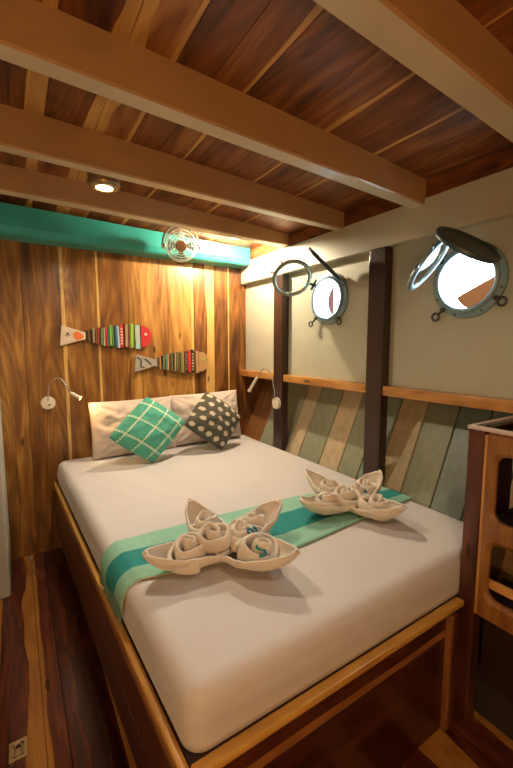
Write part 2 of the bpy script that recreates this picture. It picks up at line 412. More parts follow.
# hull boards, leaning outwards from the mattress edge
def hx(z): return 1.630 + (z - .61) * .47
bounds = [(-1.6, .2, 'b_green'), (.2, .40, 'b_pale'), (.40, .56, 'b_green'), (.56, .72, 'b_tan'), (.72, .865, 'b_teal'), (.865, 1.015, 'b_teal'), (1.015, 1.185, 'b_green'), (1.185, 1.345, 'b_pale'), (1.345, 1.475, 'b_teal'), (1.475, 1.63, 'b_green'),
          (1.63, 1.80, 'b_pale'), (1.80, 2.01, 'b_green'), (2.01, 2.15, 'b_pale'), (2.15, 2.33, 'b_green'), (2.33, 2.50, 'b_green'), (2.50, 2.62, 'b_brown'), (2.62, 2.75, 'b_brown')]
for y0, y1, mt in bounds:
    bm = bmesh.new(); g = .003
    pr = [(y0 + g, .03), (y0 + g, .003), (y0 + g + .003, 0), (y1 - g - .003, 0), (y1 - g, .003), (y1 - g, .03)]
    A = [bm.verts.new((hx(.35) + d, y, .35)) for y, d in pr]; B = [bm.verts.new((hx(1.16) + d, y, 1.16)) for y, d in pr]
    for i in range(6): bm.faces.new((A[i], A[(i + 1) % 6], B[(i + 1) % 6], B[i]))
    bm.faces.new(A); bm.faces.new(B[::-1])
    obj('hull_board', bm, M[mt], wr)
bm = bmesh.new()
v = [bm.verts.new((hx(z) + .032, y, z)) for y, z in ((-1.6, 0), (2.76, 0), (2.76, 1.2), (-1.6, 1.2))]
bm.faces.new(v); obj('hull_backing', bm, M['gap'], wr)
# ledge trim
bm = bmesh.new(); wood_box(bm, (1.598, -1.6, 1.095), (1.93, 2.755, 1.145), 1, .55, 0, 0, .006)
struct(obj('trim_1', bm, M['trim_wood']))

# ------------------------------------------------------------------ timbers
def beam(y0, y1, zb, x0, x1, name, label, group):
    bm = bmesh.new(); n = 24; prev = None
    bvl = .006
    for i in range(n + 1):
        x = x0 + (x1 - x0) * i / n
        z = CH + zb[0] + (zb[1] - zb[0]) * max(0, x) / 1.6
        pr = [(y0, 2.175), (y0, z + bvl), (y0 + bvl, z), (y1 - bvl, z), (y1, z + bvl), (y1, 2.175)]
        cur = [bm.verts.new((x, y, zz)) for y, zz in pr]
        if prev:
            for k in range(6):
                f = bm.faces.new((prev[k], prev[(k + 1) % 6], cur[(k + 1) % 6], cur[k])); f.material_index = 1 if k in (2,) else 0
        else: bm.faces.new(cur)
        prev = cur
    bm.faces.new(prev[::-1])
    return tag(obj(name, bm, [M['beam_face'], M['beam_under']]), label, 'beam', group)
G = 'ceiling beams'
beam(2.113, 2.185, (.690, .662), -.95, 1.62, 'ceiling_beam', 'cross beam nearest the teal beam, with the lit round ceiling light on its camera side', G)
beam(1.603, 1.662, (.668, .645), -.95, 1.62, 'ceiling_beam', 'cream cross beam, face tinted with warm light, just in front of the lit round ceiling light', G)
beam(1.098, 1.167, (.680, .625), -.95, 1.62, 'ceiling_beam', 'long cross beam, face tinted with orange light, running from top left corner to above the dark post', G)
beam(.552, .637, (.70, .615), -.95, 1.62, 'ceiling_beam', 'nearest cross beam with wide grey-cream underside, across the top right corner', G)
bm = bmesh.new(); wood_box(bm, (1.598, -1.6, CH + .487), (1.66, YB - .001, CH + .66), 1, .5, 0, 0, .006)
bm.free(); bm = bmesh.new(); box(bm, (1.598, -1.6, CH + .487), (XW+.002, YB - .002, CH + .655), .005)
tag(obj('header_beam', bm, M['header']), 'long beige painted timber along the right wall above both portholes', 'beam')
bm = bmesh.new(); wood_box(bm, (1.605, -1.6, CH + .655), (XW+.002, YB - .002, 2.096), 1, .3, 0, 0, .002)
struct(obj('trim_2', bm, M['ceil_wood']))
# teal beam with chamfered lower edge
bm = bmesh.new()
pr = [(2.585, CH + .815), (2.585, CH + .655), (2.60, CH + .622), (2.615, CH + .612), (YB - .002, CH + .612), (YB - .002, CH + .815)]
A = [bm.verts.new((-.95, y, z)) for y, z in pr]; B = [bm.verts.new((1.588, y, z)) for y, z in pr]
for i in range(6): bm.faces.new((A[i], A[(i + 1) % 6], B[(i + 1) % 6], B[i]))
bm.faces.new(A); bm.faces.new(B[::-1])
for vv in bm.verts: vv.co.z = min(vv.co.z, ceil_z(vv.co.x) - .001)
tag(obj('painted_beam', bm, M['teal']), 'glossy teal painted beam across the top of the plank wall', 'beam')
# posts
for y0, y1, lab in ((1.265, 1.40, 'dark brown wall post between the two portholes'), (2.13, 2.265, 'dark reddish wall post nearer the plank wall, behind the open porthole ring')):
    bm = bmesh.new(); pr = [(1.585, y0), (1.585, y1), (XW + .0, y1), (XW + .0, y0)]
    box(bm, (1.588, y0 + .028, .40), (XW, y1, CH + .486), .006)
    tag(obj('wall_post', bm, M['post']), lab, 'post', 'dark wall posts')
bm = bmesh.new(); wood_box(bm, (1.62, .62, .95), (1.66, .70, 1.094), 2, .5, 0, 0, .004)

bm.free()

# ------------------------------------------------------------------ portholes
XV = V((-1, 0, 0))
def porthole(n, cy, cz, th, ph, lid_th, lid_ph, nuts, sash_mat):
    c = V((XW, cy, cz))
    bm = bmesh.new()
    annulus(bm, c, XV, [(RO, -.10), (RO, .030), (RO + .006, .034), (RO + .014, .030), (RO + .018, .018), (RO + .038, .014), (RO + .040, 0.001), (RO + .02, 0.001), (RO + .02, -.10)][:9], 56)
    root = struct(obj('window_%d' % n, bm, M['gunmetal'], smooth=False))
    for k in range(8):
        bm = bmesh.new(); t = 2 * PI * k / 8 + .3; p = c + V((-.014, (RO + .029) * math.cos(t), (RO + .029) * math.sin(t)))
        lathe(bm, p, XV, [(.005, 0), (.005, .003), (0, .005)], 10)
        obj('bolt', bm, M['darkmetal'], root)
    def hinge(th, ph, R, r, h0=.03):
        t = math.radians(th); f = math.radians(ph)
        h = V((0, math.cos(t), math.sin(t))); d = -math.cos(f) * h + math.sin(f) * XV
        tt = V((0, -math.sin(t), math.cos(t))); nrm = d.cross(tt).normalized()
        hp = c + XV * h0 + h * R
        return h, d, tt, nrm, hp
    # glazed sash, swung open
    h, d, tt, nrm, hp = hinge(th, ph, .150, .12)
    sc = hp + d * .150; r = .122
    bm = bmesh.new()
    annulus(bm, sc, nrm, [(r - .022, -.007), (r - .022, .007), (r - .012, .010), (r, .007), (r + .003, 0), (r, -.007), (r - .012, -.010)], 56)
    s = obj('sash', bm, sash_mat, root, smooth=True)
    bm = bmesh.new(); lathe(bm, sc, nrm, [(0, -.004), (r - .023, -.004), (r - .023, .004), (0, .004)], 48); obj('glass', bm, M['glass'], s)
    bm = bmesh.new(); tube(bm, [hp - tt * .035, hp + tt * .035], .008, 10)
    tube(bm, [hp, hp + d * .03], .009, 8); tube(bm, [hp, hp - XV * .022 - h * .01], .010, 8)
    obj('hinge', bm, M['darkmetal'], s)
    bm = bmesh.new(); q = sc + d * (r - .003); tube(bm, [q, q + d * .022], .006, 8); tube(bm, [q + d * .02 + tt * .014, q + d * .02 - tt * .014], .004, 8)
    q = sc + d * (r - .01) * math.cos(.6) + tt * (r) * math.sin(.6); tube(bm, [q, q + (q - sc).normalized() * .03], .005, 8)
    obj('latch_lug', bm, M['darkmetal'], s)
    # storm cover hinged at the top
    h, d, tt, nrm, hp = hinge(lid_th, lid_ph, .150, .12, .036)
    lc = hp + d * .148
    bm = bmesh.new(); lathe(bm, lc, nrm, [(0, -.009), (.110, -.009), (.126, -.008), (.129, 0), (.126, .010), (.117, .011), (.110, .002), (0, .002)], 48)
    s2 = obj('storm_cover', bm, M['lid'], root)
    bm = bmesh.new(); tube(bm, [hp - tt * .03, hp + tt * .03], .008, 10); tube(bm, [hp, hp + d * .025], .009, 8); tube(bm, [hp, hp - XV * .028 - h * .01], .009, 8)
    obj('hinge', bm, M['darkmetal'], s2)
    # eye screws that clamp the sash, hanging open
    for ang, ln in nuts:
        a = math.radians(ang); hh = V((0, math.cos(a), math.sin(a)))
        p0 = c + hh * (RO + .034) - V((.018, 0, 0)); p1 = p0 + (hh + XV * .35).normalized() * ln
        bm = bmesh.new(); tube(bm, [p0, p1], .0055, 10); tube(bm, [p0 - V((-.012, 0, 0)), p0 + V((-.01, 0, 0))], .010, 10)
        e = p1 + (hh + XV * .35).normalized() * .014
        tube(bm, circle_pts(e, V((0, 1, 0)), V((0, 0, 1)), .016, 20), .005, 8, closed=True)
        obj('eye_screw', bm, M['darkmetal'], root, smooth=True)
porthole(1, *PH[0], 40, 110, 130, 115, ((-48, .035), (-128, .018)), M['bronze'])
porthole(2, *PH[1], 40, 70, 130, 85, ((-50, .028), (-146, .018)), M['gunmetal'])

# outside things seen through the portholes
bm = bmesh.new()
pts = [V((2.6, 1.95, 1.48)), V((2.6, .70, 2.05))]
d = (pts[1] - pts[0]).normalized(); nn = V((0, d.z, -d.y)); 
if nn.z > 0: nn = -nn
vs = []
for x in (2.6, 2.66):
    for p, q in ((pts[0], 0), (pts[1], 0), (pts[1], .22), (pts[0], .22)): vs.append(bm.verts.new(V((x, p.y, p.z)) + nn * q))
for f in ((0, 1, 2, 3), (7, 6, 5, 4), (0, 4, 5, 1), (1, 5, 6, 2), (2, 6, 7, 3), (3, 7, 4, 0)): bm.faces.new([vs[i] for i in f])
box(bm, (XW + .002, .70, 1.93), (2.6, .74, 1.97))
tag(obj('outside_board', bm, M['ext_orange']), 'orange varnished timber outside the right porthole', 'board')
bm = bmesh.new(); box(bm, (2.6, 2.765, .9), (2.66, 2.825, 3.0), .006)
tag(obj('outside_post', bm, M['ext_red']), 'reddish upright post outside the left porthole', 'post')

# ------------------------------------------------------------------ bed
BZ = CH - .90     # rim top
bed = thing('platform_bed', 'built-in wooden bed base with golden rim and dark red side panels', 'bed', (.93, 1.68, 0))
bm = bmesh.new(); wood_box(bm, (.246, .660, BZ - .022), (.268, YB - .003, BZ), 1, .65, 0, 0, .006); obj('side_rail', bm, M['rim_wood'], bed)
bm = bmesh.new(); wood_box(bm, (.2685, .660, BZ - .022), (1.293, .690, BZ), 0, .6, 0, 0, .006); obj('foot_rail', bm, M['rim_wood'], bed)
bm = bmesh.new()
planks(bm, [(.125, .27, .4, 0, 0), (.27, BZ - .031, .5, 0, .02)], .664, YB - .003, (.248, 0, 0), (0, 0, 1), (0, 1, 0), (-1, 0, 0), .018)
obj('side_panel', bm, M['bed_wood'], bed)
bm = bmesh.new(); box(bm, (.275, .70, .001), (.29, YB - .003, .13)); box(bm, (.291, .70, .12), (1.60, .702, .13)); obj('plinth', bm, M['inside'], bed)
bm = bmesh.new()
planks(bm, [(.002, .352, .3, 0, 0), (.352, .428, .35, .03, 0)], .256, 1.20, (0, .672, 0), (0, 0, 1), (1, 0, 0), (0, -1, 0), .018)
obj('foot_panel', bm, M['bed_wood'], bed)
bm = bmesh.new(); wood_box(bm, (1.205, .655, .002), (1.25, .68, BZ - .031), 2, .8, .02, 0, .003); obj('upright', bm, M['bed_wood'], bed)
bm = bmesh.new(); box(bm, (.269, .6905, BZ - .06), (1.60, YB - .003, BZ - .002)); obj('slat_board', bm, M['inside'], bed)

for ch in bpy.data.objects:
    if ch.parent == bed and ch.name.split('.')[0] in ('side_rail', 'side_panel', 'plinth', 'slat_board'):
        for vv in ch.data.vertices:
            if vv.co.x < .5: vv.co.x -= .038 * max(0, vv.co.y - .7)
# mattress: rounded, softly uneven box under a fitted sheet
MX0, MX1, MY0, MY1, MZ0, MZ1 = .270, 1.605, .692, 2.725, BZ + .001, CH - .75
bm = bmesh.new()
r = .048; nx, ny = 60, 84
def prof(t, n, a, b):    # sample along a side incl. rounded ends
    return a + (b - a) * t
def sd_round(u, a, b, r):
    return u
NX, NY = 64, 90
top = {}
def edge_drop(dist, r): return r - math.sqrt(max(0, r * r - (r - dist) ** 2)) if dist < r else 0
xs = [MX0 + r * (1 - math.cos(PI / 2 * k / 6)) for k in range(6)] + [MX0 + r + (MX1 - MX0 - 2 * r) * k / NX for k in range(NX + 1)] + [MX1 - r * (1 - math.cos(PI / 2 * k / 6)) for k in range(5, -1, -1)]
ysm = [MY0 + r * (1 - math.cos(PI / 2 * k / 6)) for k in range(6)] + [MY0 + r + (MY1 - MY0 - 2 * r) * k / NY for k in range(NY + 1)] + [MY1 - r * (1 - math.cos(PI / 2 * k / 6)) for k in range(5, -1, -1)]
grid = []
for i, x in enumerate(xs):
    col = []
    for j, y in enumerate(ysm):
        dx = min(x - MX0, MX1 - x); dy = min(y - MY0, MY1 - y)
        # corner rounding
        px = max(0, r - dx); py = max(0, r - dy); hy = math.hypot(px, py); dd = min(r, max(px, py))
        z = MZ1 - (r - math.sqrt(max(0, r * r - min(dd, r) ** 2)))
        X, Y = x, y
        if px > 0 and py > 0:
            s = dd / hy; cx_ = MX0 + r if x < .9 else MX1 - r; cy_ = MY0 + r if y < 1.5 else MY1 - r
            X = cx_ + (x - cx_) * s; Y = cy_ + (y - cy_) * s
        wz = noise.noise(V((x * 2.2, y * 2.2, 3))) * .004
        # soft drag wrinkles from the left corner
        wz += .0022 * math.sin((x * 1.4 + y * .6) * 42 + 3 * noise.noise(V((x * 3, y * 3, 1)))) * max(0, 1 - math.hypot(x - .42, y - 2.0) / .45)
        col.append(bm.verts.new((X, Y, z + wz * (1 - dd / r))))
    grid.append(col)
I, J = len(xs), len(ysm)
for i in range(I - 1):
    for j in range(J - 1): bm.faces.new((grid[i][j], grid[i + 1][j], grid[i + 1][j + 1], grid[i][j + 1]))
loop = [grid[i][0] for i in range(I)] + [grid[I - 1][j] for j in range(1, J)] + [grid[i][J - 1] for i in range(I - 2, -1, -1)] + [grid[0][j] for j in range(J - 2, 0, -1)]
prev = loop
cxm, cym = (MX0 + MX1) / 2, (MY0 + MY1) / 2
for lv in range(1, 7):
    t = lv / 6; cur = []
    for k, v0 in enumerate(loop):
        z = v0.co.z + (MZ0 - v0.co.z) * t
        n = V((v0.co.x - cxm, v0.co.y - cym, 0))
        bul = .005 * math.sin(PI * t) - .001 * t * t + .006 * math.sin(PI * t) * noise.noise(V((v0.co.x * 4, v0.co.y * 4, t * 2)))
        q = V((min(max(v0.co.x, MX0 + r), MX1 - r), min(max(v0.co.y, MY0 + r), MY1 - r), 0)); nn_ = V((v0.co.x, v0.co.y, 0)) - q; nn_.normalize()
        cur.append(bm.verts.new((v0.co.x + nn_.x * bul, v0.co.y + nn_.y * bul, z)))
    L = len(loop)
    for k in range(L): bm.faces.new((prev[k], prev[(k + 1) % L], cur[(k + 1) % L], cur[k]))
    prev = cur
bm.faces.new(prev[::-1])
for vv in bm.verts: vv.co.x -= .038 * max(0, vv.co.y - .7) * max(0, min(1, (1.3 - vv.co.x) / 1.0))
tag(obj('mattress', bm, M['sheet'], smooth=True), 'large double mattress under a white fitted sheet on the wooden bed base', 'mattress')

# runner
bm = bmesh.new(); uvl = bm.loops.layers.uv.new('UVMap')
path = []
for k in range(61): path.append((1.600 - (1.600 - .33) * k / 60, MZ1 + .005))
for x, z in ((.315, .006), (.300, .002), (.285, -.006), (.270, -.017), (.259, -.032), (.252, -.05), (.249, -.07), (.248, -.09)): path.append((x, MZ1 + z))
def ry(x, v):
    far = 1.445 - .035 * max(0, (x - .2)) / .9 if x < 1.15 else 1.405 - (x - 1.15) / .45 * .12
    near = 1.175 - .139 * min(1, max(0, (x - .2) / .65)) + .054 * max(0, (x - .85) / .75)
    return far + (near - far) * v
NV = 22; rows = []
for k, (x, z) in enumerate(path):
    row = []
    for j in range(NV + 1):
        v = j / NV; y = ry(x, v)
        top_ = x > .31
        dz = .004 * noise.noise(V((x * 5, y * 6, 2))) + .0025 * noise.noise(V((x * 22, y * 9, 5)))
        shx = -.038 * max(0, y - .7) * max(0, min(1, (1.3 - x) / 1.0)) + (.010 if x < .31 else 0)
        row.append((bm.verts.new((x + shx - (0 if top_ else .002 + abs(dz)), y, z + (abs(dz) * .6 + noise.noise(V((x * 2.2, y * 2.2, 3))) * .004 + .0022 * math.sin((x * 1.4 + y * .6) * 42 + 3 * noise.noise(V((x * 3, y * 3, 1)))) * max(0, 1 - math.hypot(x - .42, y - 2.0) / .45) if top_ else 0))), k / len(path), v))
    rows.append(row)
for A, B in zip(rows, rows[1:]):
    for j in range(NV):
        q = (A[j], A[j + 1], B[j + 1], B[j]); f = bm.faces.new([t[0] for t in q])
        for lp, t in zip(f.loops, q): lp[uvl].uv = (t[1], t[2])
rt = obj('cloth_panel', bm, M['runner'], None, smooth=True)
rt.name = 'bed_runner'
rt.data.name = 'bed_runner'
sm = rt.modifiers.new('thick', 'SOLIDIFY'); sm.thickness = .002; sm.offset = 1
tag(rt, 'teal banded woven bed runner with fringe draped across the white mattress', 'bed runner')
bm = bmesh.new()
for k in range(48):
    v = (k + .5) / 48; y = ry(.247, v); x, z = path[-1]; x -= .038 * (y - .7) - .010
    p = V((x - .003, y, z)); q = p + V((-.002 + random.uniform(-.003, .001), random.uniform(-.012, .006), -.036 - random.uniform(0, .014)))
    if q.z < BZ + .003: q.z = BZ + .003
    tube(bm, [p + V((0, 0, .012)), p, (p + q) / 2 + V((-.001, random.uniform(-.003, .003), 0)), q], [.0015, .003, .0022, .0016], 6)
fr = obj('fringe', bm, M['fringe'], rt); fr['kind'] = 'stuff'
bm = bmesh.new()
pp = [(V((x - .015 * max(0, min(1, (1.3 - x))) + (.006 if x < .31 else 0), ry(x, 1.0), z + (.003 if x > .31 else 0)))) for x, z in path[40:]]
tube(bm, pp, .0022, 6); obj('hem', bm, M['fringe_cord'], rt)

# ------------------------------------------------------------------ pillows and cushions
def pillow_mesh(w, h, t, pinch=.06, n=26, seedv=0, wr=.004, power=2.2):
    """local x width, local y height, local z thickness, centred"""
    bm = bmesh.new(); uvl = bm.loops.layers.uv.new('UVMap')
    sides = []
    for sgn in (1, -1):
        g = []
        for i in range(n + 1):
            row = []
            for j in range(n + 1):
                u = i / n * 2 - 1; v = j / n * 2 - 1
                x = u * (1 - pinch * (1 - v * v) * abs(u) ** 2.0) ; y = v * (1 - pinch * (1 - u * u) * abs(v) ** 2.0)
                th = ((1 - abs(u) ** power) * (1 - abs(v) ** power)) ** .55
                z = sgn * t / 2 * th
                if th > 0: z += sgn * wr * th * (noise.noise(V((u * 3 + seedv, v * 3, sgn))) * 2 + noise.noise(V((u * 9 + seedv, v * 7, sgn))))
                # folds fanning out of the corners
                fold = 0
                for cu in (-1, 1):
                    for cv in (-1, 1):
                        dd = math.hypot(u - cu, v - cv); a = math.atan2(v - cv, u - cu)
                        fold += math.sin(a * 13 + seedv) * math.exp(-(dd / .55) ** 2)
                z += sgn * fold * wr * 1.0 * min(1, th * 2)
                row.append((x * w / 2, y * h / 2, z, i / n, j / n))
            g.append(row)
        sides.append(g)
    vf = [[bm.verts.new(q[:3]) for q in row] for row in sides[0]]
    vb = [[vf[i][j] if i in (0, n) or j in (0, n) else bm.verts.new(sides[1][i][j][:3]) for j in range(n + 1)] for i in range(n + 1)]
    for vg, s in ((vf, 1), (vb, -1)):
        for i in range(n):
            for j in range(n):
                idx = ((i, j), (i + 1, j), (i + 1, j + 1), (i, j + 1))
                if s < 0: idx = idx[::-1]
                f = bm.faces.new([vg[a][b] for a, b in idx])
                for lp, (a, b) in zip(f.loops, idx): lp[uvl].uv = (a / n, b / n)
    return bm
def place(o, c, xax, yax):
    xax = V(xax).normalized(); z = xax.cross(V(yax)).normalized(); y = z.cross(xax)
    o.matrix_world = Matrix.Translation(V(c)) @ Matrix((xax, y, z)).transposed().to_4x4()
g = 'upright sleeping pillows'
o = obj('pillow', pillow_mesh(.57, .375, .15, .03, 40, 1.0, .013), M['pillow'], smooth=True, recalc=False); o.location = (0, 0, 0)
place(o, (.672, 2.625, CH - .755 + .192), (1, .02, 0), (0, .2, .98)); tag(o, 'pale grey-white pillow behind the green lattice cushion, leaning on the plank wall', 'pillow', g)
o = obj('pillow', pillow_mesh(.56, .375, .15, .03, 40, 4.0, .012), M['pillow'], smooth=True, recalc=False)
place(o, (1.225, 2.635, CH - .755 + .200), (1, -.03, .02), (0, .2, .98)); tag(o, 'pale grey-white pillow behind the dark spotted cushion, leaning on the plank wall', 'pillow', g)
def diamond(name, top, bot, left, right, t, mat, label, seedv):
    top, bot, left, right = map(V, (top, bot, left, right))
    c = (top + bot + left + right) / 4
    hx_ = (right - left); vy = (top - bot)
    n = hx_.cross(vy).normalized()
    d1 = (hx_.normalized() * hx_.length / 2 + vy.normalized() * vy.length / 2); d2 = (-hx_.normalized() * hx_.length / 2 + vy.normalized() * vy.length / 2)
    # sheared basis so corners hit the four points; write straight into the mesh
    bmq = pillow_mesh(2, 2, t, -.05, 30, seedv, .007)
    A, B = hx_ / 2, vy / 2
    xu = (A - B) / 2; yu = (A + B) / 2     # square axes from the diagonals
    for vv in bmq.verts:
        x, y, z = vv.co; vv.co = xu * x + yu * y + n * z
    o = obj(name, bmq, mat, smooth=True, recalc=False); o.location = c
    return tag(o, label, 'cushion', 'scatter cushions')
diamond('scatter_cushion', (.715, 2.455, CH - .335), (.705, 2.32, CH - .74), (.448, 2.36, CH - .565), (.965, 2.42, CH - .535), .19, M['cush_green'], 'bright green cushion with pale dashed lattice, standing on one corner', 2)
diamond('scatter_cushion', (1.145, 2.48, CH - .325), (1.195, 2.345, CH - .735), (.955, 2.40, CH - .56), (1.42, 2.43, CH - .55), .19, M['cush_grey'], 'dark grey-green cushion with cream spots, standing on one corner', 6)

# ------------------------------------------------------------------ folded towel flowers
def petal_mesh(L, Wd, H, lift, seedv):
    bm = bmesh.new(); ns, ntt = 22, 16; g = []
    for i in range(ns + 1):
        s = i / ns
        w = Wd * min(1, (s + .12) ** .5) * (max(0, 1 - s) ** .7) * 2.05
        hh = H * (.62 + .38 * s) ; row = []
        for j in range(ntt + 1):
            t = j / ntt * 2 - 1
            ang = t * 1.25
            y = w * (math.sin(ang) / math.sin(1.25)) * (1 + .05 * math.sin(s * 7 + seedv))
            z = hh * (1 - math.cos(ang)) / (1 - math.cos(1.25)) if w > 1e-5 else hh
            z = z + (hh - z) * s ** 6 + lift * s ** 3
            z += .006 * noise.noise(V((s * 7, t * 3, seedv))) * (.3 + abs(t))
            y += .006 * noise.noise(V((s * 10, t * 2.5, seedv + 9)))
            x = L * s + .0
            row.append(bm.verts.new((x, y + .002 * noise.noise(V((s * 6, t * 5, seedv + 4))), max(.0, z))))
        g.append(row)
    for i in range(ns):
        for j in range(ntt): bm.faces.new((g[i][j], g[i + 1][j], g[i + 1][j + 1], g[i][j + 1]))
    bmesh.ops.remove_doubles(bm, verts=bm.verts[:], dist=.0004)
    # rolled hem along the rim
    rim = [g[i][0].co.copy() for i in range(ns) if g[i][0].is_valid] + [g[i][ntt].co.copy() for i in range(ns - 1, -1, -1) if g[i][ntt].is_valid]
    return bm, rim
def rose_mesh(R, Hc, turns, seedv):
    bm = bmesh.new(); n = int(turns * 26); A = []; B = []; Dm = []
    for i in range(n + 1):
        f = i / n; th = f * turns * 2 * PI + seedv; r = .006 + (R - .006) * f
        r *= 1 + .10 * math.sin(th * 1.7 + seedv) + .05 * math.sin(th * 3.3)
        zt = Hc * (1 - .55 * f ** 2.2) + .008 * math.sin(th * 1.3 + seedv) + .003 * math.sin(th * 4.1)
        x, y = r * math.cos(th), r * math.sin(th) * .82
        A.append(bm.verts.new((x * .94, y * .94, 0))); Dm.append(bm.verts.new((x * 1.06, y * 1.06, zt * .55))); B.append(bm.verts.new((x * .93, y * .93, zt)))
    for i in range(n):
        bm.faces.new((A[i], A[i + 1], Dm[i + 1], Dm[i])); bm.faces.new((Dm[i], Dm[i + 1], B[i + 1], B[i]))
    return bm
def towel_flower(center, tips, roses, marks, label, loc_group):
    cx, cy, cz = center
    root = thing('towel_flower', label, 'folded towel', center, loc_group, world=False)
    for k, (tx, ty, Wd, H, lift) in enumerate(tips):
        ang = math.atan2(ty, tx); L = math.hypot(tx, ty)
        bm, rim = petal_mesh(L, Wd * 1.18, H * 1.0, lift, k * 3.1 + cx)
        o = obj('petal', bm, M['towel'], root, smooth=True)
        o.rotation_euler = (0, 0, ang); o.location = (-.035 * math.cos(ang) * 0, 0, 0)
        md = o.modifiers.new('t', 'SOLIDIFY'); md.thickness = .007; md.offset = 1
        o.modifiers.new('s', 'SUBSURF').levels = 1; o.modifiers['s'].render_levels = 1
        bm = bmesh.new(); tube(bm, rim, .0042, 8)
        h = obj('hem', bm, M['towel'], o, smooth=True)
    for k, (x, y, z, R, H, ax, ay) in enumerate(roses):
        bm = rose_mesh(R * 1.62, H * 1.35, 2.3, k * 1.3 + cx * 5)
        o = obj('rosette', bm, M['towel'], root, smooth=True); o.location = (x, y, z); o.rotation_euler = (ax, ay, 0)
        md = o.modifiers.new('t', 'SOLIDIFY'); md.thickness = .017; md.offset = 0
        o.modifiers.new('s', 'SUBSURF').levels = 1; o.modifiers['s'].render_levels = 2
    for pts in marks:
        bm = bmesh.new(); tube(bm, spline(pts, 6), .0042, 6); obj('embroidery', bm, M['embroid'], root, smooth=True)
    return root
def S(cx, cy, cz, s, n=V((0, -.75, .66))):
    u = V((1, 0, 0)); v = V((0, .66, .75)); c = V((cx, cy, cz))
    return [c + u * a * s + v * b * s for a, b in ((.8, .8), (.1, 1), (-.7, .6), (-.2, .05), (.6, -.35), (.3, -.95), (-.8, -.85))]
towel_flower((.578, 1.130, MZ1 + .018),
             [(-.275, .00, .062, .062, .022), (-.03, .225, .050, .078, .052), (.285, .045, .056, .075, .045), (.135, -.255, .068, .062, .028)],
             [(-.120, .00, .012, .050, .066, .1, -.15), (-.015, .100, .012, .046, .074, -.1, .0), (.130, .025, .012, .050, .068, .0, .15), (.065, -.110, .012, .054, .066, .3, .1), (-.04, -.01, .04, .047, .060, .15, -.15), (.055, -.01, .035, .040, .052, .2, .15)],
             [S(.060, -.158, .072, .020), [V((.075, -.052, .092)), V((.090, -.058, .086)), V((.085, -.072, .075)), V((.068, -.062, .085)), V((.076, -.048, .095))], [V((.10, -.035, .085)), V((.112, -.045, .08)), V((.104, -.058, .07))]],
             'cream towel folded into a four-petal flower with teal embroidery, nearer the foot of the bed', 'towel flowers on the bed')
towel_flower((1.232, 1.160, MZ1 + .018),
             [(-.245, .045, .056, .058, .020), (-.045, .245, .050, .078, .040), (.225, .020, .056, .078, .050), (.065, -.245, .060, .055, .025)],
             [(-.110, .02, .012, .047, .060, .1, -.1), (-.01, .105, .012, .044, .066, -.1, 0), (.110, .015, .012, .047, .066, 0, .15), (.035, -.105, .012, .050, .058, .3, .1), (-.03, -.01, .035, .044, .055, .15, -.15), (.05, 0, .03, .038, .05, .1, .1)],
             [[V((.04, -.052, .082)), V((.05, -.056, .08)), V((.055, -.05, .082)), V((.045, -.046, .086))]],
             'cream towel folded into a four-petal flower beside the dark wall post', 'towel flowers on the bed')

